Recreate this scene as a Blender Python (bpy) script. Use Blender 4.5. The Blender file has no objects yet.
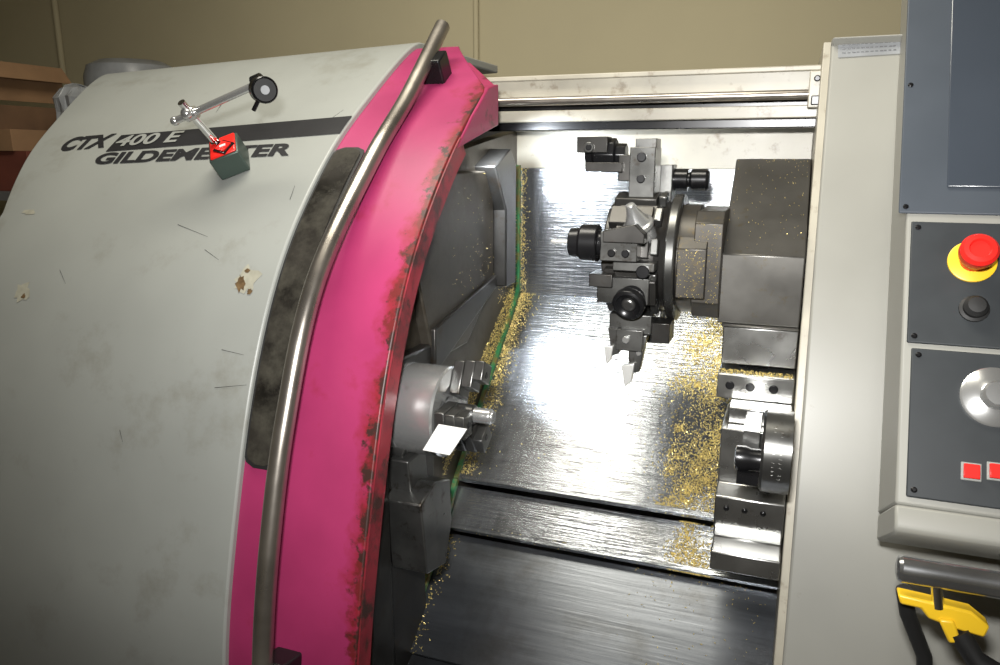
import bpy, bmesh, math, random
from mathutils import Vector, Matrix
random.seed(7)
H=1.65                      # eye-level datum: all z below are relative to it
YAW,PIT,FPX=math.radians(20.6),math.radians(13),760.0
R_=Vector((math.cos(YAW),math.sin(YAW),0))
F_=Vector((-math.sin(YAW)*math.cos(PIT),math.cos(YAW)*math.cos(PIT),-math.sin(PIT)))
U_=R_.cross(F_)
def ray(u,v): return (u-500)*R_+(332.5-v)*U_+FPX*F_
def onx(u,v,x): d=ray(u,v); return d*(x/d.x)
def ony(u,v,y): d=ray(u,v); return d*(y/d.y)
# ------------------------------------------------------------ materials
def M(name,col,metal=0.0,rough=.5,var=.12,scale=6,stretch=(1,1,1),bump=0.0,bscale=60,bstretch=None,dirt=None,dscale=9,dlo=.6,dhi=.75,rvar=.1,emit=None,aniso=0,spec=.5,extra=None):
    m=bpy.data.materials.new(name); m.use_nodes=True
    nt=m.node_tree; N=nt.nodes; L=nt.links; p=N['Principled BSDF']
    g=N.new('ShaderNodeNewGeometry'); mp=N.new('ShaderNodeMapping'); mp.inputs['Scale'].default_value=stretch
    L.new(g.outputs['Position'],mp.inputs['Vector'])
    n=N.new('ShaderNodeTexNoise'); n.inputs['Scale'].default_value=scale; n.inputs['Detail'].default_value=6
    L.new(mp.outputs[0],n.inputs['Vector'])
    r=N.new('ShaderNodeValToRGB'); r.color_ramp.elements[0].position=.3; r.color_ramp.elements[1].position=.7
    lo=[max(0,c*(1-var)) for c in col]+[1]; hi=[min(1,c*(1+var)) for c in col]+[1]
    r.color_ramp.elements[0].color=lo; r.color_ramp.elements[1].color=hi
    L.new(n.outputs['Fac'],r.inputs['Fac']); out=r.outputs['Color']
    if dirt:
        n2=N.new('ShaderNodeTexNoise'); n2.inputs['Scale'].default_value=dscale; n2.inputs['Detail'].default_value=9; n2.inputs['Roughness'].default_value=.7
        L.new(g.outputs['Position'],n2.inputs['Vector'])
        mr=N.new('ShaderNodeMapRange'); mr.inputs['From Min'].default_value=dlo; mr.inputs['From Max'].default_value=dhi
        L.new(n2.outputs['Fac'],mr.inputs['Value'])
        mx=N.new('ShaderNodeMix'); mx.data_type='RGBA'; L.new(mr.outputs[0],mx.inputs['Factor'])
        L.new(out,mx.inputs['A']); mx.inputs['B'].default_value=(*dirt,1); out=mx.outputs['Result']
    if extra: out=extra(nt,out,g)
    L.new(out,p.inputs['Base Color'])
    p.inputs['Metallic'].default_value=metal; p.inputs['Specular IOR Level'].default_value=spec
    m2=N.new('ShaderNodeMapRange'); m2.inputs['To Min'].default_value=max(.03,rough-rvar); m2.inputs['To Max'].default_value=min(1,rough+rvar)
    L.new(n.outputs['Fac'],m2.inputs['Value']); L.new(m2.outputs[0],p.inputs['Roughness'])
    if bump:
        mb_=N.new('ShaderNodeMapping'); mb_.inputs['Scale'].default_value=bstretch or (1,1,1); L.new(g.outputs['Position'],mb_.inputs['Vector'])
        n3=N.new('ShaderNodeTexNoise'); n3.inputs['Scale'].default_value=bscale; n3.inputs['Detail'].default_value=4
        L.new(mb_.outputs[0],n3.inputs['Vector'])
        b=N.new('ShaderNodeBump'); b.inputs['Strength'].default_value=bump; b.inputs['Distance'].default_value=.002
        L.new(n3.outputs['Fac'],b.inputs['Height']); L.new(b.outputs[0],p.inputs['Normal'])
    if aniso: p.inputs['Anisotropic'].default_value=aniso
    if emit: p.inputs['Emission Color'].default_value=(*emit[0],1); p.inputs['Emission Strength'].default_value=emit[1]
    return m
def edge_rust(nt,col,g):
    N=nt.nodes;L=nt.links
    sx=N.new('ShaderNodeSeparateXYZ'); L.new(g.outputs['Position'],sx.inputs[0])
    def layer(col,x0,w,sc,lo,hi,c,amt):
        mr=N.new('ShaderNodeMapRange'); mr.inputs['From Min'].default_value=x0; mr.inputs['From Max'].default_value=-.598
        L.new(sx.outputs[0],mr.inputs['Value'])
        n=N.new('ShaderNodeTexNoise'); n.inputs['Scale'].default_value=sc; n.inputs['Detail'].default_value=8; n.inputs['Roughness'].default_value=.65
        L.new(g.outputs['Position'],n.inputs['Vector'])
        a=N.new('ShaderNodeMath'); a.operation='MULTIPLY_ADD'; L.new(mr.outputs[0],a.inputs[0]); a.inputs[1].default_value=w; L.new(n.outputs['Fac'],a.inputs[2])
        m3=N.new('ShaderNodeMapRange'); m3.inputs['From Min'].default_value=lo; m3.inputs['From Max'].default_value=hi; m3.inputs['To Max'].default_value=amt; L.new(a.outputs[0],m3.inputs['Value'])
        mx=N.new('ShaderNodeMix'); mx.data_type='RGBA'; L.new(m3.outputs[0],mx.inputs['Factor']); L.new(col,mx.inputs['A']); mx.inputs['B'].default_value=(*c,1)
        return mx.outputs['Result']
    col=layer(col,-.65,.34,10,.60,.82,(.20,.009,.016),.92)
    col=layer(col,-.645,.30,34,.68,.78,(.11,.010,.009),.9)
    return layer(col,-.645,.28,30,.72,.78,(.028,.012,.009),.95)
m_hood=M('grey_paint',(.28,.29,.272),rough=.40,var=.07,scale=3,dirt=(.17,.16,.125),dscale=4.5,dlo=.56,dhi=.85)
m_col=M('beige_paint',(.265,.262,.235),rough=.42,var=.06,scale=4,dirt=(.14,.12,.09),dscale=12,dlo=.66,dhi=.80)
m_cream=M('cream_frame',(.37,.345,.28),rough=.4,var=.12,scale=12,dirt=(.12,.08,.04),dscale=22,dlo=.56,dhi=.75)
m_pink=M('magenta_paint',(.295,.024,.095),rough=.45,var=.16,scale=5,dirt=(.06,.01,.02),dscale=16,dlo=.68,dhi=.71,extra=edge_rust)
m_pink2=M('magenta_paint_corner',(.29,.022,.080),rough=.5,var=.2,scale=9,dirt=(.09,.012,.015),dscale=20,dlo=.56,dhi=.66)
m_red=M('worn_red_edge',(.20,.012,.022),rough=.5,var=.4,scale=14,dirt=(.035,.013,.01),dscale=16,dlo=.48,dhi=.60)
m_bar=M('satin_bar',(.34,.31,.275),metal=.9,rough=.3,var=.2,scale=12)
m_bar2=M('chrome_rail',(.48,.49,.50),metal=.95,rough=.22,var=.15,scale=12)
m_chrome=M('chrome',(.80,.80,.80),metal=1,rough=.12,var=.1)
m_silver=M('silver_carbide',(.62,.62,.60),metal=.45,rough=.3,var=.1)
m_sheet=M('brushed_sheet',(.385,.405,.43),metal=.93,rough=.235,var=.13,scale=9,stretch=(12,1,1),bump=.6,bscale=9,bstretch=(1.2,30,30),dirt=(.20,.195,.17),dscale=7,dlo=.45,dhi=.9,rvar=.05)
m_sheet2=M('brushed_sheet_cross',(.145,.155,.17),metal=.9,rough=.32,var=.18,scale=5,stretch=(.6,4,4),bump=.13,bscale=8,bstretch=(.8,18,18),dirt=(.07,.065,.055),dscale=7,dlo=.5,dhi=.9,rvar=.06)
m_dsteel=M('oily_dark_steel',(.05,.048,.045),metal=.75,rough=.34,var=.35,scale=10,dirt=(.04,.028,.018),dscale=18,dlo=.55,dhi=.7)
m_tool=M('tool_steel_grey',(.13,.13,.125),metal=.85,rough=.3,var=.3,scale=14,dirt=(.04,.028,.018),dscale=24,dlo=.55,dhi=.7)
m_wallst=M('oily_wall_steel',(.070,.062,.050),metal=.5,rough=.42,var=.3,scale=6,dirt=(.035,.026,.016),dscale=9,dlo=.45,dhi=.7)
m_steel=M('machined_steel',(.36,.36,.35),metal=.95,rough=.28,var=.2,scale=14,dirt=(.10,.07,.04),dscale=20,dlo=.6,dhi=.8)
m_bright=M('bright_chuck_steel',(.58,.585,.58),metal=.80,rough=.24,var=.07,scale=10,dirt=(.26,.22,.17),dscale=24,dlo=.66,dhi=.85,rvar=.05)
m_brown=M('oily_housing',(.10,.096,.088),metal=.7,rough=.33,var=.15,scale=10,dirt=(.09,.07,.035),dscale=45,dlo=.58,dhi=.75)
m_neck=M('oily_turret_neck',(.050,.046,.040),metal=.6,rough=.40,var=.3,scale=10,dirt=(.085,.065,.035),dscale=55,dlo=.52,dhi=.68)
m_black=M('black_oxide',(.012,.012,.013),metal=.4,rough=.28,var=.3)
m_rub=M('black_rubber',(.012,.012,.012),rough=.55,var=.2)
m_glass=M('dark_window',(.022,.020,.017),rough=.2,var=.6,scale=9,dirt=(.060,.056,.045),dscale=13,dlo=.45,dhi=.70)
m_txt=M('lettering_black',(.020,.020,.022),rough=.4,var=.1)
m_lt=M('lettering_light',(.28,.29,.275),rough=.4,var=.05)
m_ins=M('panel_grey',(.030,.034,.037),rough=.5,var=.08,scale=20,spec=.3)
m_ins2=M('screen_surround',(.056,.066,.080),rough=.5,var=.05,scale=10,spec=.3)
m_scr=M('screen_glass',(.045,.054,.068),rough=.2,var=.05)
m_redp=M('red_plastic',(.70,.02,.015),rough=.3,var=.05,emit=((.8,.02,.01),.05))
m_yel=M('yellow_plastic',(.80,.50,.02),rough=.4,var=.08)
m_brass=M('brass_swarf',(.74,.56,.20),metal=.45,rough=.35,var=.45,scale=200)
m_green=M('green_seal',(.02,.17,.06),rough=.5,var=.4,scale=20,dirt=(.16,.12,.03),dscale=30,dlo=.45,dhi=.6)
m_magn=M('green_magnet_block',(.06,.085,.072),metal=.3,rough=.4,var=.2)
m_white=M('white_dial',(.75,.75,.73),rough=.35)
m_wall=M('beige_wall',(.41,.36,.23),rough=.85,var=.05,scale=2,bump=.1,bscale=80)
m_floor=M('concrete',(.16,.15,.14),rough=.8,var=.2,scale=3)
m_ceil=M('ceiling_white',(.55,.53,.48),rough=.9,var=.03)
m_card=M('cardboard',(.26,.15,.075),rough=.85,var=.12,scale=10)
m_card2=M('dark_cardboard',(.13,.07,.035),rough=.85,var=.2,scale=10)
m_card3=M('red_brown_carton',(.14,.035,.02),rough=.8,var=.2,scale=10)
m_bag=M('grey_plastic_wrap',(.28,.29,.30),rough=.35,var=.2,scale=12)
m_base=M('machine_base_dark',(.12,.12,.12),rough=.5)
m_stain=M('cream_stain',(.32,.31,.25),rough=.5,var=.15,scale=60)
m_stainb=M('brown_stain',(.12,.075,.035),rough=.5,var=.4,scale=80)
# ------------------------------------------------------------ mesh builder
WLOC={}
def basis(axis):
    a=Vector(axis).normalized(); t=Vector((0,0,1)) if abs(a.z)<.9 else Vector((0,1,0))
    x=t.cross(a).normalized(); y=a.cross(x); return x,y,a
class B:
    def __init__(s,T=None): s.v=[];s.f=[];s.m=[];s.T=T
    def add(s,vs,fs,mi=0):
        o=len(s.v)
        for p in vs:
            p=Vector(p); s.v.append(s.T@p if s.T else p)
        for f in fs: s.f.append([i+o for i in f]); s.m.append(mi)
    def box(s,x0,x1,y0,y1,z0,z1,mi=0):
        v=[(x,y,z) for x in(x0,x1) for y in(y0,y1) for z in(z0,z1)]
        s.add(v,[(0,1,3,2),(4,6,7,5),(0,4,5,1),(2,3,7,6),(0,2,6,4),(1,5,7,3)],mi); return s
    def obox(s,c,size,ax,up=(0,0,1),mi=0):
        a=Vector(ax).normalized(); u=Vector(up); b=u.cross(a).normalized(); w=a.cross(b); c=Vector(c)
        v=[c+a*(i*size[0]/2)+b*(j*size[1]/2)+w*(k*size[2]/2) for i in(-1,1) for j in(-1,1) for k in(-1,1)]
        s.add(v,[(0,1,3,2),(4,6,7,5),(0,4,5,1),(2,3,7,6),(0,2,6,4),(1,5,7,3)],mi); return s
    def prism(s,poly,x0,x1,mi=0):   # poly in (y,z)
        n=len(poly); v=[(x0,y,z) for y,z in poly]+[(x1,y,z) for y,z in poly]
        s.add(v,[list(range(n)),list(range(n,2*n))]+[(i,(i+1)%n,n+(i+1)%n,n+i) for i in range(n)],mi); return s
    def prismv(s,pts,off,mi=0):     # 3d polygon extruded by vector
        n=len(pts); off=Vector(off); v=[Vector(p) for p in pts]+[Vector(p)+off for p in pts]
        s.add(v,[list(range(n)),list(range(n,2*n))]+[(i,(i+1)%n,n+(i+1)%n,n+i) for i in range(n)],mi); return s
    def rev(s,o,axis,prof,seg=40,mi=0):
        x,y,a=basis(axis); o=Vector(o); v=[];f=[]
        for t,r in prof:
            for k in range(seg):
                q=2*math.pi*k/seg; v.append(o+a*t+(x*math.cos(q)+y*math.sin(q))*max(r,1e-5))
        n=len(prof)
        for i in range(n-1):
            for k in range(seg): f.append((i*seg+k,i*seg+(k+1)%seg,(i+1)*seg+(k+1)%seg,(i+1)*seg+k))
        f.append(list(range(seg))); f.append(list(range((n-1)*seg,n*seg)))
        s.add(v,f,mi); return s
    def cyl(s,p0,p1,r,r2=None,seg=32,mi=0):
        p0=Vector(p0);p1=Vector(p1); return s.rev(p0,p1-p0,[(0,r),((p1-p0).length,r if r2 is None else r2)],seg,mi)
    def tube(s,pts,r,seg=16,mi=0):
        pts=[Vector(p) for p in pts]; n=len(pts); v=[];f=[]; pr=None
        for i,p in enumerate(pts):
            t=(pts[min(i+1,n-1)]-pts[max(i-1,0)]).normalized()
            if pr is None: x,_,_=basis(t)
            else: x=(pr-t*pr.dot(t)).normalized()
            pr=x; y=t.cross(x)
            for k in range(seg):
                q=2*math.pi*k/seg; v.append(p+(x*math.cos(q)+y*math.sin(q))*r)
        for i in range(n-1):
            for k in range(seg): f.append((i*seg+k,i*seg+(k+1)%seg,(i+1)*seg+(k+1)%seg,(i+1)*seg+k))
        f.append(list(range(seg))); f.append(list(range((n-1)*seg,n*seg)))
        s.add(v,f,mi); return s
    def sphere(s,c,r,mi=0,sq=1.0):
        return s.rev(Vector(c)-Vector((0,0,r*sq)),(0,0,1),[(r*sq*(1-math.cos(math.pi*i/12)),r*math.sin(math.pi*i/12)) for i in range(13)],24,mi)
    def done(s,name,mats,parent=None,label=None,cat=None,bevel=0,smooth=True,group=None,kind=None,norm=True,abs_=False):
        if not isinstance(mats,(list,tuple)): mats=[mats]
        vs=[p+Vector((0,0,0 if abs_ else H)) for p in s.v]
        lo=Vector([min(p[i] for p in vs) for i in range(3)]); hi=Vector([max(p[i] for p in vs) for i in range(3)])
        c=(lo+hi)/2
        me=bpy.data.meshes.new(name); me.from_pydata([p-c for p in vs],[],s.f)
        for m in mats: me.materials.append(m)
        for p,mi in zip(me.polygons,s.m): p.material_index=mi
        if norm:
            bm=bmesh.new(); bm.from_mesh(me); bmesh.ops.recalc_face_normals(bm,faces=bm.faces); bm.to_mesh(me); bm.free()
        me.polygons.foreach_set('use_smooth',[smooth]*len(me.polygons))
        if smooth: me.set_sharp_from_angle(angle=math.radians(32))
        ob=bpy.data.objects.new(name,me); bpy.context.scene.collection.objects.link(ob)
        put(ob,c,parent,label,cat,group,kind)
        if bevel:
            b=ob.modifiers.new('bevel','BEVEL'); b.width=bevel; b.segments=2; b.limit_method='ANGLE'; b.angle_limit=math.radians(35); b.harden_normals=False
        return ob
def put(ob,c,parent=None,label=None,cat=None,group=None,kind=None):
    WLOC[ob]=Vector(c)
    if parent: ob.parent=parent; ob.location=Vector(c)-WLOC[parent]
    else: ob.location=c
    if label: ob['label']=label
    if cat: ob['category']=cat
    if group: ob['group']=group
    if kind: ob['kind']=kind
def empty(name,loc,label,cat,parent=None):
    e=bpy.data.objects.new(name,None); e.empty_display_size=.05; bpy.context.scene.collection.objects.link(e)
    put(e,loc,parent,label,cat); return e
def wb(name,x0,x1,y0,y1,z0,z1,mat): return B().box(x0,x1,y0,y1,z0,z1).done(name,mat,kind='structure',abs_=True,smooth=False)
# ------------------------------------------------------------ room
wb('floor',-4,2.5,-2.5,3,-.1,0,m_floor); wb('ceiling',-4,2.5,-2.5,3,3.2,3.3,m_ceil)
wb('wall_back',-4.1,2.6,2.9,3.0,0,3.2,m_wall); wb('wall_left',-4.1,-4,-2.6,2.9,0,3.2,m_wall)
wb('wall_right',2.5,2.6,-2.6,2.9,0,3.2,m_wall); wb('wall_front',-4,2.5,-2.6,-2.5,0,3.2,m_wall)
for (u,r) in ((476,.011),(58,.014)):
    p=ony(u,30,2.885)
    B().cyl((p.x,2.885,-H),(p.x,2.885,3.2-H),r).box(p.x-.03,p.x+.03,2.88,2.9,.9,.93).done('conduit_pipe',m_wall,label='painted electrical conduit pipe running up the beige wall',cat='pipe')
# ------------------------------------------------------------ hood profile
def catmull(P,n=16):
    P=[2*Vector(P[0])-Vector(P[1])]+[Vector(p) for p in P]+[2*Vector(P[-1])-Vector(P[-2])]; o=[]
    for i in range(1,len(P)-2):
        for k in range(n):
            t=k/n;a,b,c,d=P[i-1:i+3]
            o.append(.5*((2*b)+(c-a)*t+(2*a-5*b+4*c-d)*t*t+(3*b-a-3*c+d)*t**3))
    o.append(P[-2]); return o
PR=catmull([(2.35,.268),(2.0,.268),(1.78,.268),(1.68,.250),(1.49,.135),(1.315,.008),(1.153,-.165),(1.046,-.362),(.965,-.609),(.911,-.847),(.895,-1.1)],12)
SL=[0]
for i in range(1,len(PR)): SL.append(SL[-1]+(PR[i]-PR[i-1]).length)
def prof(s,off=0):
    s=max(0,min(SL[-1]-1e-6,s)); i=max(j for j in range(len(SL)) if SL[j]<=s); i=min(i,len(PR)-2)
    t=(s-SL[i])/(SL[i+1]-SL[i]); p=PR[i].lerp(PR[i+1],t)
    def tan(j): return (PR[min(j+1,len(PR)-1)]-PR[max(j-1,0)]).normalized()
    d=tan(i).lerp(tan(i+1),t).normalized(); n=Vector((d.y,-d.x))   # outward (-y,+z)
    return p+n*off
def tilt(x): return -.037*max(0,(-.852-x))   # the door hangs slightly low at its far end
def hp3(x,s,off=0):
    p=prof(s,off); return Vector((x,p.x,p.y+tilt(x)))
def s_of_z(z):
    for i in range(len(PR)-1):
        if PR[i].y>=z>PR[i+1].y: return SL[i]+(PR[i].y-z)/(PR[i].y-PR[i+1].y)*(SL[i+1]-SL[i])
    return 0
def hoodpx(u,v):
    d=ray(u,v); k=d.z/d.y; tl=0; res=None
    for it in range(4):
        for i in range(20,len(PR)-1):
            a=(PR[i].y+tl)/PR[i].x;b=(PR[i+1].y+tl)/PR[i+1].x
            if a>=k>b:
                t=(a-k)/(a-b); s=SL[i]+t*(SL[i+1]-SL[i]); p=prof(s); res=(d.x*p.x/d.y,s); break
        if res: tl=tilt(res[0])
    return res
def sheet(b,x0,x1,s0,s1,oo,oi,n=60,mi=0,xf=None,tl=False):
    v=[];f=[]
    for i in range(n+1):
        s=s0+(s1-s0)*i/n; a=prof(s,oo); c=prof(s,oi); xa,xb=(x0,x1) if xf is None else xf(i/n)
        za=tilt(xa) if tl else 0
        v+=[(xa,a.x,a.y+za),(xb,a.x,a.y),(xb,c.x,c.y),(xa,c.x,c.y+za)]
    for i in range(n):
        o=4*i
        for k in range(4): f.append((o+k,o+(k+1)%4,o+4+(k+1)%4,o+4+k))
    f+= [(0,1,2,3),(4*n,4*n+1,4*n+2,4*n+3)]
    b.add(v,f,mi)
# ------------------------------------------------------------ lathe
lathe=empty('cnc_lathe',(-.6,1.6,0),'grey and magenta CNC turning lathe with sliding hood open, oily interior','machine')
B().box(-1.66,.9,1.02,2.6,-H,-1.06).box(-1.62,-.71,1.02,2.6,-1.06,-.95).box(-1.62,.9,2.2,2.6,-1.06,.16).done('machine_base',m_base,lathe,bevel=.01)
def hx(t):
    z=prof(.1+t*(SL[-1]-.1)).y; k=max(0,min(1,(z+.09)/.35)); return (-1.645-.185*k,-.852)
b=B(); sheet(b,0,0,.1,SL[-1],0,-.022,180,0,hx,True)
cap=[tuple(prof(.1+(SL[-1]-.1)*i/60,-.022)+Vector((0,-.034))) for i in range(61)]+[(2.2,-1.1)]
b.prism(cap,-1.64,-1.62)
door=b.done('sliding_door',m_hood,lathe,'curved grey painted sliding hood door with scratches',bevel=.004)
ST=s_of_z(.262)
b=B(); 
def pf(t):
    s=ST+t*(SL[-1]-ST); z=prof(s).y
    xe=-.60
    if z>.147: xe=-.60-(z-.147)/(.25-.147)*.13
    return (-.872,xe)
sheet(b,0,0,ST,SL[-1],-.012,-.03,90,0,pf)
b.done('door_frame',m_pink,door,'chipped magenta painted door frame band',bevel=.003)
b=B(); s1=s_of_z(.05); sheet(b,-.622,-.597,s1,SL[-1],-.016,-.055,80)
b.done('door_edge_flange',m_red,door,'worn red flange with rust and grime')
A_=prof(s_of_z(.150),-.013); C_=prof(s_of_z(.03),-.02); D_=prof(s_of_z(.09),-.015)
B().prism([tuple(A_),(1.578,.150),(1.578,.066),tuple(C_),tuple(D_)],-.66,-.596).prismv([(-.66,A_.x,A_.y-.004),(-.60,A_.x,A_.y-.004),(-.60,1.575,.146),(-.72,1.72,.215),(-.76,1.72,.215)],(0,.01,-.05)).done('door_corner_block',m_pink2,door,bevel=.003)
sa,sb=s_of_z(.022),s_of_z(-.515)
def wf(t,h=.029,L_=sb-sa):
    d=min(t,1-t)*L_; r=.02
    w=h if d>=r else h-r+math.sqrt(max(0,r*r-(r-d)**2))
    return (-.817-w,-.817+w)
b=B(); sheet(b,0,0,sa,sb,-.006,-.02,80,0,wf); b.done('door_window',m_glass,door,'narrow grimy dark window strip')
b=B(); sheet(b,0,0,sa-.006,sb+.006,-.009,-.02,80,0,lambda t:wf(t,.035,sb-sa+.012)); b.done('window_seal',m_rub,door)
hp=catmull([(1.607,.278),(1.577,.250),(1.43,.115),(1.279,-.006),(1.08,-.202),(.973,-.415),(.908,-.62),(.872,-.80),(.862,-.95)],10)
B().tube([(-.738,p.x,p.y) for p in hp],.0165,24).done('handle_bar',m_bar,door,'long bent worn steel grab bar')
for z in (.175,-.83):
    s=s_of_z(z); a=prof(s,-.012); c=prof(s,.035)
    B().obox((-.728,(a.x+c.x)/2,(a.y+c.y)/2),(.05,.05,.055),(1,0,0),(0,(c-a).x,(c-a).y)).done('handle_bracket',m_black,door,bevel=.004)
# lettering
def text_mesh(body,size,shear=0,off=0):
    cu=bpy.data.curves.new('t','FONT'); cu.body=body; cu.size=size; cu.shear=shear; cu.offset=off
    ob=bpy.data.objects.new('t',cu); bpy.context.scene.collection.objects.link(ob)
    bpy.context.view_layer.update()
    me=bpy.data.meshes.new_from_object(ob.evaluated_get(bpy.context.evaluated_depsgraph_get()))
    vs=[(v.co.x,v.co.y) for v in me.vertices]; fs=[list(p.vertices) for p in me.polygons]
    bpy.data.objects.remove(ob); bpy.data.curves.remove(cu); bpy.data.meshes.remove(me)
    x0=min(v[0] for v in vs);x1=max(v[0] for v in vs);y0=min(v[1] for v in vs);y1=max(v[1] for v in vs)
    return [((x-x0)/(x1-x0),(y-y0)/(y1-y0)) for x,y in vs],fs
def hood_text(body,pA,pB,h,mat,name,off=.0016,shear=.0,bold=.03,sl=0):
    vs,fs=text_mesh(body,1,shear,bold)
    (xa,sA),(xb,sB)=pA,pB
    b=B(); b.add([hp3(xa+(xb-xa)*a+sl*c*h,sA+(sB-sA)*a-c*h,off) for a,c in vs],fs); b.done(name,mat,door,norm=False,smooth=False)
def hood_quad(pA,pB,h,mat,name,off=.0014,sl=0):
    (xa,sA),(xb,sB)=pA,pB; v=[];f=[]; K=16
    for j in range(9):
        c=j/8
        for k in range(K+1):
            q=k/K; v.append(hp3(xa+(xb-xa)*q+c*h*sl,sA+(sB-sA)*q-c*h,off))
    for j in range(8):
        for k in range(K): o=j*(K+1)+k; f.append((o,o+1,o+K+2,o+K+1))
    b=B(); b.add(v,f); b.done(name,mat,door,norm=False,smooth=False)
A=hoodpx(57,152);Bp=hoodpx(104,148); hood_text('CTX',A,Bp,.056,m_txt,'lettering',bold=.05)
A=hoodpx(106,152);Bp=hoodpx(340,134); hood_quad(A,Bp,.062,m_txt,'stripe_decal')
A=hoodpx(113,148);Bp=hoodpx(176,143); hood_text('400 E',A,Bp,.042,m_lt,'lettering',.0034,bold=.022)
A=hoodpx(92,165);Bp=hoodpx(289,156); hood_text('GILDEMEISTER',A,Bp,.039,m_txt,'lettering',bold=.04)
# scratches and stains
for (u,v,du,dv) in ((178,225,30,12),(215,388,32,-3),(222,350,22,5),(225,100,-6,8),(240,275,3,8),(205,250,14,10),(228,95,-12,18),(60,270,6,14),(330,120,14,-10),(120,430,3,12),(290,200,5,-14)):
    a=hoodpx(u,v);c=hoodpx(u+du,v+dv)
    if a and c:
        A3=hp3(a[0],a[1],.001);C3=hp3(c[0],c[1],.001); w=(Vector((0,.3,.8)) if abs(du)>abs(dv) else Vector((1,0,0)))*.001
        b=B(); b.add([A3-w*.3,C3-w*.3,C3+w*.3,A3+w],[(0,1,2,3)]); b.done('scratch_mark',m_txt,door,norm=False,smooth=False)
def blot(u,v,r,mat,off,squash=1):
    a=hoodpx(u,v); n=18; rs=[r*random.uniform(.6,1.2) for _ in range(n)]
    b=B(); b.add([hp3(a[0]+rs[k]*math.cos(k*2*math.pi/n),a[1]+squash*rs[k]*math.sin(k*2*math.pi/n),off) for k in range(n)],[list(range(n))]); b.done('paint_stain',mat,door,norm=False,smooth=False)
blot(246,280,.030,m_stain,.0008); blot(241,284,.012,m_stainb,.0013,1.4); blot(250,292,.006,m_stainb,.0013); blot(248,271,.007,m_stainb,.0013,.6); blot(22,292,.024,m_stain,.0008); blot(24,296,.006,m_stainb,.0013); blot(30,212,.02,m_stain,.0008,.4)
# chamber left wall / headstock
poly=[tuple(prof(s_of_z(.06)+(SL[-1]-s_of_z(.06)-.03)*i/30,-.075)) for i in range(31)]
poly+= [(1.93,poly[-1][1]),(1.93,.07)]
head=B().prism(poly,-.70,-.662).done('headstock_wall',m_wallst,lathe,bevel=0)
B().prism([(1.42,-.03),(1.66,-.03),(1.66,-.29),(1.50,-.40),(1.33,-.40),(1.26,-.20)],-.67,-.640).done('headstock_cover',m_wallst,head,'flat oily brown steel cover',bevel=.004)
B().prism([(1.60,-.02),(1.70,.02),(1.74,-.02),(1.74,-.30),(1.67,-.30),(1.67,-.12)],-.67,-.612).done('headstock_cover',m_dsteel,head,bevel=.004)
B().prism([(1.32,-.33),(1.66,-.27),(1.66,-.30),(1.32,-.42)],-.67,-.632).done('headstock_cover',m_dsteel,head,bevel=.003)
B().box(-.67,-.640,1.10,1.32,-.66,-.36).box(-.67,-.645,1.0,1.28,-1.0,-.60).box(-.67,-.622,1.02,1.10,-1.0,-.50).done('headstock_cover',m_dsteel,head,bevel=.006)
PROF=[(1.89,-.02),(1.89,-.353),(1.47,-.715),(1.405,-.80),(1.20,-.965),(1.02,-1.03)]
b=B()
for (y0,z0),(y1,z1) in zip(PROF[:-1],PROF[1:]):
    d=Vector((y1-y0,z1-z0)).normalized(); n=Vector((d.y,-d.x))*.012
    b.prism([(y0,z0),(y1,z1),(y1+n.x,z1+n.y),(y0+n.x,z0+n.y)],-.665,-.652)
b.done('seal_strip',m_green,lathe,'dirty green sealing strip along the chamber corner')
def plate(y0,z0,y1,z1,mat,th=.006,x0=-.662,x1=.35,lip=0):
    d=Vector((y1-y0,z1-z0)).normalized(); n=Vector((d.y,-d.x))*th
    b=B().prism([(y0,z0),(y1,z1),(y1-n.x,z1-n.y),(y0-n.x,z0-n.y)],x0,x1)
    if lip: b.prism([(y1,z1),(y1+n.x*1.6,z1+n.y*1.6),(y1+n.x*1.6-d.x*.012,z1+n.y*1.6-d.y*.012),(y1-d.x*.012,z1-d.y*.012)],x0+.02,x1)
    return b.done('splash_panel',mat,lathe,bevel=.0015)
plate(1.89,-.02,1.89,-.356,m_sheet)
plate(1.888,-.353,1.465,-.712,m_sheet,lip=1)
plate(1.475,-.73,1.40,-.80,m_sheet,lip=1)
plate(1.41,-.815,1.20,-.975,m_sheet2)
plate(1.21,-.985,1.0,-1.06,m_sheet2)
# top beam with guide rod
Y0=1.72
beam=B().box(-.72,.06,Y0,Y0+.06,.128,.178).box(-.72,.06,Y0-.004,Y0+.05,.078,.103).box(-.72,.06,Y0+.03,Y0+.07,.06,.13,1).box(-.72,.06,Y0,1.93,.172,.18)\
  .box(-.72,.06,Y0-.012,Y0+.05,.168,.1785).done('door_guide_beam',[m_cream,m_black],lathe,'cream painted guide beam with brown grime',bevel=.002)
B().cyl((-.66,Y0-.022,.122),(.035,Y0-.022,.122),.0095).done('guide_rod',m_bar,beam)
B().box(.018,.046,Y0-.04,Y0,.095,.165).box(.024,.042,Y0-.044,Y0-.03,.10,.118,1).cyl((.032,Y0-.039,.15),(.032,Y0-.047,.15),.006,mi=1).done('rod_bracket',[m_cream,m_black],beam,bevel=.002)
B().box(-.67,.06,1.885,1.92,-.028,.075).box(-.67,.06,1.878,1.89,.062,.072).box(-.67,.06,1.76,1.92,.072,.079).done('rear_frame_panel',m_cream,lathe,bevel=.002)
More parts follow.
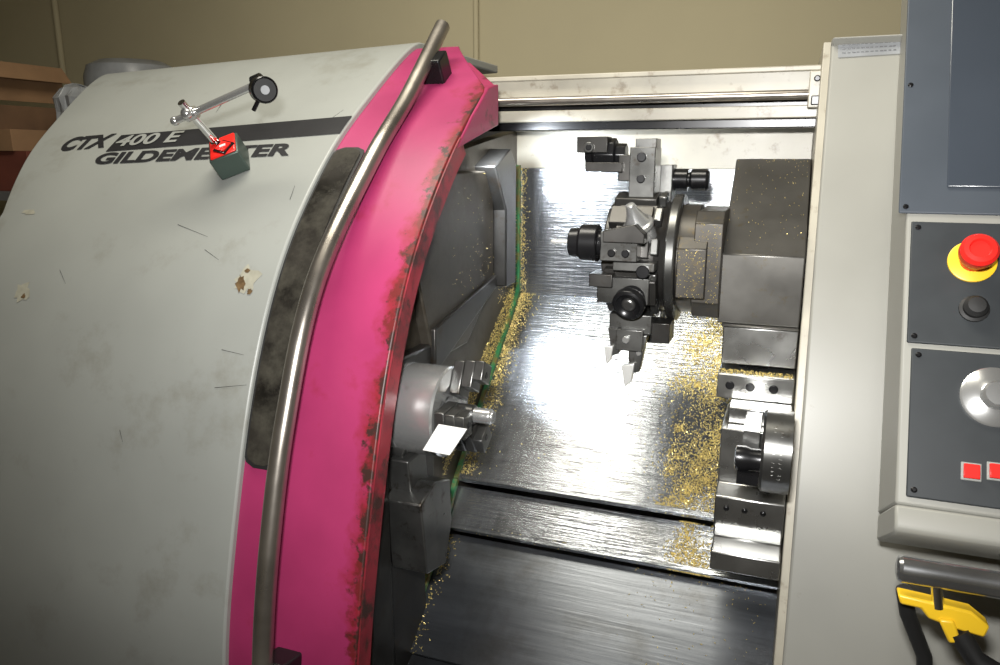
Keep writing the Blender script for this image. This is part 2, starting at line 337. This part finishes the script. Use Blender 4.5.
# ------------------------------------------------------------ chuck
CY,CZ=1.20,-.452
b=B().rev((-.665,CY,CZ),(1,0,0),[(0,.06),(0.004,.080),(.006,.083),(.036,.083),(.0375,.080),(.039,.083),(.114,.083),(.118,.080),(.118,.05),(.114,.048),(.114,.03),(.1,.028)],72)
chuck=b.done('spindle_chuck',[m_bright,m_black],lathe,'bright round steel three-jaw chuck')
for a,k in ((62,1.05),(182,.70),(302,.9)):
    a=math.radians(a); d=Vector((0,math.cos(a),math.sin(a)))
    o=Vector((-.547,CY,CZ))
    B().obox(o+d*.058*k+Vector((.010,0,0)),(.020,.050,.062),(1,0,0),d).obox(o+d*.066*k+Vector((.030,0,0)),(.020,.046,.050),(1,0,0),d).obox(o+d*.074*k+Vector((.048,0,0)),(.018,.042,.036),(1,0,0),d)\
     .cyl(o+d*.070*k+Vector((.052,0,0)),o+d*.070*k+Vector((.058,0,0)),.007,mi=1).done('chuck_jaw',[m_tool,m_black],chuck,'dark stepped jaw',bevel=.002)
B().cyl((-.547,CY,CZ),(-.500,CY,CZ),.018).rev((-.500,CY,CZ),(1,0,0),[(0,.014),(.032,.014),(.034,.011),(.038,.011)],28,1).done('bar_stock',[m_tool,m_bright],chuck,'short steel bar tip held in the chuck',bevel=.001)
B().prismv([(-.553,1.096,-.488),(-.503,1.096,-.490),(-.478,1.112,-.446),(-.530,1.112,-.444)],(0,.004,-.001)).done('deflector_plate',m_white,chuck,'small bright plate')
b=B().prism([(1.11,-.60),(1.17,-.58),(1.235,-.60),(1.24,-.69),(1.21,-.765),(1.13,-.745)],-.640,-.566)
b.prism([(1.13,-.53),(1.20,-.53),(1.21,-.60),(1.14,-.60)],-.65,-.60); b.cyl((-.66,1.17,-.50),(-.615,1.17,-.52),.028)
b.done('coolant_nozzle_block',m_tool,lathe,'dark chamfered steel block below the chuck',bevel=.003)
# ------------------------------------------------------------ turret
TY,TZ=1.50,-.19
hs=B().prism([(1.66,-.004),(1.445,-.165),(1.435,-.172),(1.435,-.30),(1.87,-.30),(1.87,-.004)],-.108,.034)
hs.box(-.100,.034,1.425,1.87,-.305,-.30).box(-.096,.034,1.43,1.80,-.375,-.305,2).box(-.098,.034,1.39,1.75,-.43,-.385,2)
for x in (-.075,-.04,0): hs.cyl((x,1.391,-.405),(x,1.387,-.405),.008,mi=1)
house=hs.done('turret_housing',[m_brown,m_black,m_steel],lathe,'dark oily steel turret housing dusted with swarf',bevel=.003)
turret=B()
turret.rev((-.205,TY,TZ),(1,0,0),[(0,.116),(.002,.122),(.018,.122),(.020,.116)],64,2)
turret.rev((-.186,TY,TZ),(1,0,0),[(0,.104),(.034,.104)],14,0)
turret.prism([(TY-.098,TZ+.075),(TY-.07,TZ+.095),(TY+.10,TZ+.095),(TY+.10,TZ-.10),(TY-.07,TZ-.10),(TY-.098,TZ-.07)],-.155,-.105,0)
turret.prism([(TY-.112,TZ+.03),(TY-.09,TZ+.05),(TY-.06,TZ+.05),(TY-.06,TZ-.06),(TY-.112,TZ-.06)],-.182,-.130,0)
for k in range(12):
    a=math.pi*2*k/12; turret.cyl((-.156,TY+.092*math.cos(a),TZ+.092*math.sin(a)),(-.150,TY+.092*math.cos(a),TZ+.092*math.sin(a)),.005,mi=1)
turret.rev((-.325,TY,TZ),(1,0,0),[(0,.09),(.004,.108),(.100,.112),(.12,.10)],12,1)
for k in range(12):
    a=math.pi*2*(k+.5)/12; d=Vector((0,math.cos(a),math.sin(a)))
    turret.obox(Vector((-.272,TY,TZ))+d*.114,(.080,.042,.018),(1,0,0),d,mi=1)
    turret.obox(Vector((-.222,TY,TZ))+d*.116,(.014,.03,.02),(1,0,0),d,mi=2)
tur=turret.done('tool_turret',[m_neck,m_dsteel,m_tool],lathe,'twelve-station tool turret of near-black steel',bevel=.002)
def holder(build,label,m0=None):
    b=B(); build(b); b.done('tool_holder',[m0 or m_dsteel,m_black,m_bright,m_brass,m_silver,m_tool],tur,label,bevel=.0015)
def h1(b):
    b.box(-.288,-.240,1.46,1.53,-.075,.018,5).box(-.280,-.240,1.47,1.52,.014,.034,5).box(-.31,-.285,1.465,1.525,-.045,.004)
    b.rev((-.30,1.49,.004),(-1,0,0),[(0,.022),(.018,.022),(.02,.032),(.058,.032),(.064,.024),(.078,.022)],8,1)
    b.box(-.39,-.33,1.455,1.495,.008,.038).box(-.372,-.30,1.452,1.50,-.028,-.010)
    b.cyl((-.365,1.457,.018),(-.365,1.449,.018),.010,mi=5).cyl((-.365,1.450,.018),(-.365,1.447,.018),.006,mi=1).cyl((-.265,1.46,0),(-.265,1.455,0),.009,mi=1).cyl((-.265,1.46,-.04),(-.265,1.455,-.04),.008,mi=1)
holder(h1,'square block holder with offset head')
def h2(b):
    b.cyl((-.27,1.60,-.045),(-.195,1.60,-.045),.022,mi=1).rev((-.198,1.60,-.045),(1,0,0),[(0,.015),(.008,.015),(.010,.022),(.040,.022),(.045,.017)],24,1)
    b.box(-.268,-.222,1.565,1.62,-.10,-.015,5)
holder(h2,'short black round collet holder')
def h3(b):
    d=Vector((-.25,-.50,.80)).normalized(); o=Vector((-.254,1.392,-.122))
    b.rev(o-d*.03,d,[(0,.026),(.024,.026),(.027,.029),(.035,.029),(.038,.023),(.064,.011),(.078,.008),(.079,.003)],28,2)
    b.obox((-.262,1.43,-.13),(.07,.07,.05),(1,0,0),(0,-.7,.7))
holder(h3,'small conical pale steel collet nose')
def h4(b):
    b.box(-.312,-.245,1.340,1.39,-.182,-.130,5).box(-.290,-.215,1.350,1.40,-.200,-.184,5)
    b.prismv([(-.306,1.333,-.128),(-.250,1.333,-.115),(-.232,1.333,-.132),(-.232,1.333,-.148),(-.306,1.333,-.148)],(0,.03,0),0)
    b.rev((-.31,1.36,-.153),(-1,0,0),[(0,.022),(.008,.022),(.009,.034),(.040,.034),(.043,.028),(.062,.026),(.064,.010)],32,1)
    b.cyl((-.370,1.36,-.153),(-.398,1.36,-.153),.004,.004,mi=4).cyl((-.398,1.36,-.153),(-.410,1.36,-.153),.0055,.003,mi=4)
    for x in (-.29,-.265): b.cyl((x,1.342,-.167),(x,1.334,-.167),.007,mi=1)
holder(h4,'black collet holder carrying a small drill')
def h5(b):
    d=Vector((-.12,-.92,-.36)).normalized(); o=Vector((-.252,1.390,-.243))
    b.rev(o,d,[(0,.026),(.035,.026),(.037,.030),(.052,.030),(.055,.024),(.05,.020),(.045,.010)],32,1)
    b.rev(o+d*.03,d,[(0,.013),(.02,.013),(.023,.009)],24,5)
    b.obox((-.255,1.40,-.235),(.08,.05,.05),(1,0,0),d)
holder(h5,'round bored holder facing the operator')
def h6(b):
    b.box(-.298,-.220,1.375,1.44,-.320,-.284,5).box(-.282,-.232,1.36,1.40,-.350,-.310,5).box(-.222,-.188,1.39,1.45,-.338,-.30)
    b.prismv([(-.298,1.365,-.31),(-.272,1.365,-.31),(-.276,1.365,-.358),(-.290,1.365,-.364)],(0,.022,0),5)
    b.prismv([(-.262,1.372,-.33),(-.226,1.372,-.32),(-.238,1.372,-.392),(-.256,1.372,-.398)],(0,.022,0),5)
    b.prismv([(-.270,1.362,-.380),(-.246,1.362,-.374),(-.250,1.362,-.408),(-.262,1.362,-.422)],(0,.014,0),4)
    b.prismv([(-.303,1.357,-.345),(-.286,1.357,-.343),(-.289,1.357,-.370),(-.297,1.357,-.380)],(0,.012,0),4)
    b.cyl((-.262,1.36,-.328),(-.262,1.352,-.328),.007,mi=2).cyl((-.24,1.372,-.355),(-.24,1.367,-.355),.005,mi=2)
holder(h6,'turning tool holder with two silver carbide cutters pointing down')
def h7(b):
    b.box(-.30,-.22,1.48,1.56,-.36,-.30).box(-.275,-.255,1.50,1.525,-.40,-.36)
holder(h7,'square shank tool holder')
def h8(b):
    b.box(-.333,-.29,1.350,1.41,-.232,-.208).box(-.320,-.225,1.36,1.42,-.262,-.214,5)
    b.cyl((-.235,1.36,-.20),(-.235,1.345,-.20),.012,mi=1)
holder(h8,'clamping block between stations')
# ------------------------------------------------------------ tailstock
b=B().prism([(1.46,-.46),(1.31,-.46),(1.31,-.56),(1.27,-.57),(1.27,-.61),(1.29,-.655),(1.25,-.665),(1.25,-.70),(1.46,-.70)],-.080,.034)
b.box(-.072,.034,1.34,1.46,-.46,-.43)
for x in (-.06,-.03,0): b.cyl((x,1.271,-.59),(x,1.266,-.59),.005,mi=1)
tail=b.done('tailstock',[m_steel,m_black],lathe,'stepped steel tailstock slide',bevel=.003)
b=B().rev((-.010,CY+.02,CZ-.005),(1,0,0),[(0,.03),(0,.062),(.004,.066),(.044,.066)],56)
b.rev((-.050,CY+.01,CZ-.02),(1,0,0),[(0,.015),(.002,.020),(.016,.021),(.024,.018),(.042,.018)],28,1).box(-.044,-.011,CY-.02,CY+.0,CZ-.052,CZ-.036,1).box(-.040,-.015,CY+.03,1.33,CZ-.05,CZ+.02,2)
for xx in (.008,.018):
    for k in range(13):
        if random.random()<.2: continue
        a=math.radians(128+k*6)
        c=Vector((xx,CY+.02+.0661*math.cos(a),CZ-.005+.0661*math.sin(a)))
        b.obox(c,(random.uniform(.003,.005),.0004,.0007),(1,0,0),(0,-math.sin(a),math.cos(a)),2)
b.done('tailstock_chuck',[m_tool,m_black,m_steel],tail,'dark grey chuck collar with fine engraved characters')
# ------------------------------------------------------------ right column
CF=[(1.63,.216),(1.618,.205),(1.40,-.30),(1.20,-.76),(1.16,-1.06)]
CB=[(y+.03,z) for y,z in reversed(CF[1:])]
b=B().prism(CF+CB+[(1.66,.216)],.05,.9)
b.prism([(1.60,.214),(2.25,.214),(2.25,.19),(1.63,.19)],.05,.9)
column=b.done('side_column',m_col,lathe,'beige grey painted fixed front column',bevel=.004)
B().prism([(1.645,.212),(1.430,-.30),(1.230,-.76),(1.19,-1.06),(1.95,-1.06),(1.95,.212)],.037,.054).done('column_jamb',m_cream,column,bevel=.002)
def colpt(u,v):
    d=ray(u,v)
    for (a,c) in zip(CF[1:-1],CF[2:]):
        n=Vector((c[1]-a[1],-(c[0]-a[0]))); den=n.x*d.y+n.y*d.z
        t=(n.x*a[0]+n.y*a[1])/den; p=d*t
        if a[1]>=p.z>=c[1]: return p
    return d*(CF[1][0]/d.y)
q=[colpt(838,58),colpt(901,54),colpt(900,40),colpt(838,44)]
B().prismv([p+Vector((0,-.0015,.0005)) for p in q],(0,.001,0)).done('rating_label',m_bag,column,'small grey printed label')
b=B()
for r in range(3):
    v=45.5+r*4
    for k in range(12):
        u=842+k*4.6+random.random(); p=colpt(u,v-(u-842)*.06); c=colpt(u+2.6+random.random(),v-(u-842)*.06)
        b.obox((p+c)/2+Vector((0,-.0022,.0008)),((c-p).length,.0004,.002),(1,0,0))
b.done('rating_label_print',m_txt,column,kind='stuff')
# ------------------------------------------------------------ control panel
O=Vector((.165,1.475,.248)); ey=Vector((0,.499,.867)); ez=Vector((0,-.867,.499))
T=Matrix(((1,ey.x,ez.x,O.x),(0,ey.y,ez.y,O.y),(0,ey.z,ez.z,O.z),(0,0,0,1)))
def pl(u,v):
    d=ray(u,v); t=O.dot(ez)/d.dot(ez); p=d*t-O; return p.x,p.dot(ey)
yb=pl(893,503)[1]
cp=B(T).box(0,.62,yb,.33,-.16,0)
cp.prismv([(0,yb+.0,0),(0,yb-.025,.006),(0,yb-.034,.004),(0,yb-.040,-.006),(0,yb-.04,-.16),(0,yb,-.16)],(.62,0,0))
panel=cp.done('control_panel',m_col,lathe,'slanted light grey operator control panel',bevel=.004)
def ins(u0,v0,v1,mat,name,x1=.60,label=None):
    a=pl(u0,v0);c=pl(u0,v1); b=B(T).box(a[0],x1,c[1],a[1],0,.004); return b.done(name,mat,panel,label,bevel=.002),a,c
_,a1,c1=ins(914,-150,214,m_ins2,'screen_surround',.56,'blue grey display surround')
_,a2,c2=ins(911,222,343,m_ins,'switch_plate')
_,a3,c3=ins(911,348,497,m_ins,'switch_plate')
s0=pl(948,100);s1_=pl(948,188)
B(T).box(s0[0],.52,s1_[1]-.002,.27,.004,.008).done('display_screen',m_scr,panel,bevel=.003)
for a,c,xx in ((a1,c1,.009),(a2,c2,.009),(a3,c3,.009)):
    for yy in ((a[1]-.01),(c[1]+.01)):
        x=a[0]+xx; B(T).rev((x,yy,.004),(0,0,1),[(0,.004),(.001,.004),(.0025,.002)],16).done('panel_screw',m_black,panel)
yy=pl(930,86)[1]; B(T).rev((a1[0]+.009,yy,.004),(0,0,1),[(0,.004),(.001,.004),(.0025,.002)],16).done('panel_screw',m_black,panel)
ex=pl(971,263); 
B(T).rev((ex[0],ex[1],.004),(0,0,1),[(0,.031),(.003,.031),(.004,.029)],40).done('emergency_stop_ring',m_yel,panel,'yellow round backing ring')
B(T).rev((ex[0],ex[1],.006),(0,0,1),[(0,.016),(.022,.016),(.024,.022),(.030,.0240),(.042,.0240),(.047,.020),(.048,.014),(.044,.012)],40).done('emergency_stop_button',m_redp,panel,'red mushroom push button')
kx=pl(973,310)
B(T).rev((kx[0],kx[1],.004),(0,0,1),[(0,.019),(.004,.019),(.006,.015),(.014,.0155),(.020,.011),(.021,.004)],32).done('selector_knob',m_rub,panel,'round black knob')
dx=pl(993,398)
B(T).rev((dx[0],dx[1],.004),(0,0,1),[(0,.041),(.004,.041),(.006,.038),(.010,.024),(.012,.019),(.022,.018),(.025,.015),(.0255,.004)],48).done('override_dial',m_bright,panel,'brushed metal rotary dial')
for u in (970,996):
    c=pl(u,472); B(T).box(c[0]-.012,c[0]+.012,c[1]-.012,c[1]+.012,.004,.007,1).box(c[0]-.0095,c[0]+.0095,c[1]-.0095,c[1]+.0095,.007,.012).done('push_button',[m_redp,m_lt],panel,'red square push button',bevel=.001)
B().cyl((.168,.985,-.503),(.75,.985,-.503),.017).rev((.168,.985,-.503),(-1,0,0),[(0,.017),(.004,.015),(.006,.009)],32)\
   .box(.30,.33,.985,1.2,-.52,-.49).box(.60,.63,.985,1.2,-.52,-.49).done('grab_rail',m_bar2,panel,'horizontal round shiny steel rail')
# ------------------------------------------------------------ air gun hanging on the rail
gun=empty('air_blow_gun',(.25,1.0,H-.56),'yellow plastic air blow gun with black hose hung under the rail','tool')
b=B().prismv([(.168,.985,-.540),(.20,.985,-.542),(.25,.985,-.546),(.272,.985,-.562),(.268,.985,-.578),(.238,.985,-.574),(.205,.985,-.566),(.195,.985,-.554),(.172,.985,-.553)],(0,.022,0))
b.prismv([(.215,.98,-.562),(.232,.98,-.560),(.244,.98,-.588),(.230,.98,-.592)],(0,.03,0)); b.done('gun_body',m_yel,gun,bevel=.003)
B().cyl((.21,.99,-.521),(.215,.99,-.55),.007).done('gun_nozzle',m_chrome,gun)
B().tube([Vector((.24,.99,-.578)),Vector((.262,.985,-.610)),Vector((.32,.97,-.632)),Vector((.42,.95,-.66)),Vector((.55,.95,-.75))],.013).done('hose',m_rub,gun)
B().tube([(.18,1.02,-.55),(.19,1.03,-.59),(.22,1.05,-.66),(.24,1.06,-.8)],.010).done('hose',m_rub,gun)
# ------------------------------------------------------------ magnetic base with dial indicator
mb=empty('magnetic_dial_indicator_stand',(-1.04,1.27,H),'green magnetic base with chrome rods and dial gauge','tool')
px=hoodpx(236,166); pb=prof(px[1],0); nn=(prof(px[1],.05)-pb).normalized(); n3=Vector((0,nn.x,nn.y)); BC=hp3(px[0],px[1],.001)
ax=Vector((.82,0,0))+Vector((0,-nn.y,nn.x))*-.5; ax=(ax-n3*ax.dot(n3)).normalized(); bx=ax.cross(n3)
B().obox(BC+n3*.025,(.062,.066,.050),ax,n3).obox(BC+n3*.051,(.054,.060,.006),ax,n3,mi=1).done('magnet_block',[m_magn,m_redp],mb,bevel=.003)
sg=1 if bx.y<0 else -1
SW=BC+bx*sg*.010+ax*.004
B().obox(SW+n3*.0550,(.032,.032,.004),ax+bx,n3).obox(SW+n3*.0575,(.024,.024,.003),ax+bx,n3,mi=1).obox(SW+n3*.059,(.012,.005,.003),ax,n3,mi=2).done('magnet_switch',[m_black,m_redp,m_white],mb,'red switch with dark diamond outline')
PT=Vector((-1.082,1.18,.100)); P0=BC+n3*.05-bx*sg*.014-ax*.010
J=P0.lerp(PT,.74)
B().cyl(P0,PT,.0075).cyl(P0,P0+(PT-P0)*.10,.010).done('stand_post',m_chrome,mb)
E=Vector((-.935,1.22,.132)); S_=J-(E-J)*.25
B().cyl(S_,E,.0070).rev(J-(E-J).normalized()*.012,(E-J),[(0,.012),(.024,.012)],20).sphere(J+Vector((0,-.012,0)),.011).sphere(S_,.009).done('stand_arm',m_bright,mb)
G=E+Vector((.018,-.012,-.012)); gd=Vector((.72,-.60,-.10)).normalized()
B().rev(G-gd*.012,gd,[(0,.018),(.003,.024),(.026,.024),(.029,.022),(.025,.0205)],36).cyl(G+Vector((-.01,0,-.016)),G+Vector((-.024,0,-.036)),.004).rev(E-Vector((0.01,0,0)),E-J,[(0,.014),(.018,.014)],20).done('dial_gauge',m_black,mb)
B().rev(G+gd*.0155,gd,[(0,.020),(.001,.020)],32).rev(G+gd*.0165,gd,[(0,.008),(.001,.008)],32,1).done('gauge_face',[m_rub,m_bag],mb)
# ------------------------------------------------------------ storage behind
rk=B()
for x in (-3.5,-2.37):
    for y in (1.95,2.4): rk.box(x-.02,x+.02,y-.02,y+.02,-H,-.12)
for z in (-.12,-.6,-1.2): rk.box(-3.52,-2.35,1.93,2.42,z-.03,z)
rk.done('storage_rack',m_base,label='dark metal storage rack behind the machine',cat='shelf')
def carton(x0,x1,y0,y1,z0,z1,mat,label,flap=False):
    b=B().box(x0,x1,y0,y1,z0,z1)
    if flap: b.prismv([(x1,y0,z1),(x1,y1,z1),(x1+.05,y1,z1-.05),(x1+.05,y0,z1-.05)],(0,0,.005)); b.prismv([(x0,y0,z1),(x1,y0,z1),(x1-.02,y0-.06,z1+.05),(x0,y0-.06,z1+.05)],(0,0,.005))
    b.box((x0+x1)/2-.02,(x0+x1)/2+.02,y0-.002,y0,z0,z1); return b.done('cardboard_box',mat,label=label,cat='box',group='cartons on the rack',bevel=.003)
c_=carton(-3.1,-2.68,2.0,2.30,.222,.352,m_card,'open brown cardboard box with lifted flap, tilted on the stack',True); c_.rotation_euler=(0,math.radians(7),0)
carton(-3.1,-2.63,1.98,2.32,.096,.18,m_card2,'dark brown closed cardboard box')
carton(-3.1,-2.57,1.97,2.32,.021,.095,m_card,'flat brown cardboard box under the stack')
carton(-3.1,-2.52,1.98,2.34,-.119,.02,m_card3,'red brown printed carton at the bottom of the stack')
b=B()
b.rev((-2.435,2.15,-.105),(0,0,1),[(0,.05),(.03,.08),(.10,.075),(.18,.085),(.26,.07),(.31,.078),(.345,.05),(.36,.01)],40)
b.v=[p+Vector((random.gauss(0,.005),random.gauss(0,.005),random.gauss(0,.003))) for p in b.v]
b.done('plastic_bag',m_bag,label='crumpled grey plastic wrap beside the cartons',cat='bag',smooth=False)
B().rev((-2.69,2.66,-H),(0,0,1),[(0,.19),(H+.33,.19),(H+.375,.175),(H+.398,.13),(H+.405,.02)],40).done('drum',m_bag,label='grey domed drum standing behind the machine',cat='drum')
# ------------------------------------------------------------ brass swarf
b=B()
def chip(p,n,k=1):
    k*=.74
    p=Vector(p); n=Vector(n).normalized(); t=n.cross(Vector((random.uniform(-1,1),random.uniform(-1,1),random.uniform(-1,1)))).normalized(); w=n.cross(t)
    L=random.uniform(.0012,.0036)*k; W=random.uniform(.0005,.0012)*k; h=random.uniform(.0005,.002)
    b.add([p-t*L-w*W+n*.0006,p-t*L+w*W+n*.0006,p+w*W+n*(h+.001),p-w*W+n*(h+.001),p+t*L+w*W+n*.0006*random.random(),p+t*L-w*W+n*.0008],[(0,1,2,3),(3,2,4,5)])
def onseg(seg,x,t):
    (y0,z0),(y1,z1)=seg; d=Vector((y1-y0,z1-z0)).normalized(); n=(0,d.y,-d.x)
    return Vector((x,y0+(y1-y0)*t,z0+(z1-z0)*t)),n
S1=((1.888,-.353),(1.465,-.712)); S2=((1.475,-.73),(1.40,-.80)); S3=((1.41,-.815),(1.20,-.975)); S0=((1.89,-.02),(1.89,-.356))
def g(m,s): return random.gauss(m,s)
clus=[(random.uniform(-.20,-.08),random.random(),random.uniform(.006,.030)) for _ in range(70)]
for i in range(8500):
    if random.random()<.68:
        c=random.choice(clus); x=c[0]+g(0,c[2]); t=c[1]+g(0,c[2]*1.8)
    else: t=random.random()**.8; x=-.07-abs(g(0,.06))*(1.2-.4*t)
    if 0<t<1 and x<.03: p,n=onseg(S1,x,t); chip(p,n)
for i in range(140): p,n=onseg(S1,random.uniform(-.6,-.1),random.random()); chip(p,n,.8)
for i in range(1900): p,n=onseg(S1,-.650+abs(g(0,.018)),random.random()**1.3*.97); chip(p,n)
for i in range(450): p,n=onseg(S0,-.652+abs(g(0,.008)),random.random()); chip(p,n)
for i in range(250): p,n=onseg(S0,random.uniform(-.2,-.1),.6+.4*random.random()); chip(p,n)
cl2=[(g(-.125,.03),random.random(),random.uniform(.006,.018)) for _ in range(14)]
for i in range(1400):
    c=random.choice(cl2); x=c[0]+g(0,c[2]); t=min(1,max(0,c[1]+g(0,.25))); p,n=onseg(S2,min(.03,x),t); chip(p,n)
for i in range(300): p,n=onseg(S2,random.uniform(-.6,.0),.85+.15*random.random()); chip(p,n,.7)
for i in range(120): p,n=onseg(S3,random.uniform(-.25,.02),random.random()**2); chip(p,n,.8)
for i in range(160): p,n=onseg(S3,-.65+abs(g(0,.012)),random.random()); chip(p,n)
hd=((1.66,-.004),(1.445,-.165))
for i in range(110): p,n=onseg(hd,random.uniform(-.105,.03),random.random()**1.5); chip(p,n,.5)
for i in range(260): chip((random.uniform(-.095,.03),random.uniform(1.395,1.425),-.385),(0,0,1))
for i in range(160): chip((random.uniform(-.154,-.108),TY-.0985,TZ+random.uniform(-.07,.075)),(0,-1,0),.55)
for i in range(120): chip((random.uniform(-.180,-.132),TY-.1125,TZ+random.uniform(-.06,.03)),(0,-1,0),.55)
for i in range(600): chip((-.661,random.uniform(1.74,1.88),random.uniform(-.36,-.12)),(1,0,0),.8)
for i in range(90): chip((-.6395,random.uniform(1.42,1.66),-.03-.26*random.random()**.5),(1,0,0),.5)
for i in range(2600):
    t=random.random(); chip((-.661+random.random()*.004,1.85-.45*t,-.375-.30*t+random.uniform(-.01,.06)),(1,0,.3))
b.done('brass_swarf',m_brass,label='golden brass turning chips scattered over the steel panels',cat='metal chips',kind='stuff',norm=False,smooth=False)
# ------------------------------------------------------------ camera & light
cam=bpy.data.cameras.new('camera'); co=bpy.data.objects.new('camera',cam); bpy.context.scene.collection.objects.link(co)
co.location=(0,0,H); co.rotation_euler=(math.pi/2-PIT,0,YAW); cam.sensor_width=36; cam.lens=36*FPX/1000; cam.clip_start=.01
bpy.context.scene.camera=co
def area(loc,tgt,sx,sy,pw,col=(1,1,1),spread=180):
    l=bpy.data.lights.new('light','AREA'); l.shape='RECTANGLE'; l.size=sx; l.size_y=sy; l.energy=pw; l.color=col; l.spread=math.radians(spread)
    o=bpy.data.objects.new('light',l); bpy.context.scene.collection.objects.link(o); o.location=loc
    o.rotation_euler=(Vector(tgt)-Vector(loc)).to_track_quat('-Z','Y').to_euler(); return o
area((-.05,-.02,H+.16),(-.38,1.5,H-.12),.09,.06,15.5,(1,.99,.97),105)
area((-.8,1.1,3.15),(-.8,1.1,0),1.3,.5,40,(1,.95,.82))
area((-.625,1.52,H+.038),(-.42,1.88,H-.22),.05,.04,3.2,(.86,.93,1),95)
w=bpy.data.worlds.new('world'); bpy.context.scene.world=w; w.use_nodes=True
w.node_tree.nodes['Background'].inputs[0].default_value=(.8,.75,.65,1); w.node_tree.nodes['Background'].inputs[1].default_value=.15
bpy.context.scene.view_settings.view_transform='Standard'
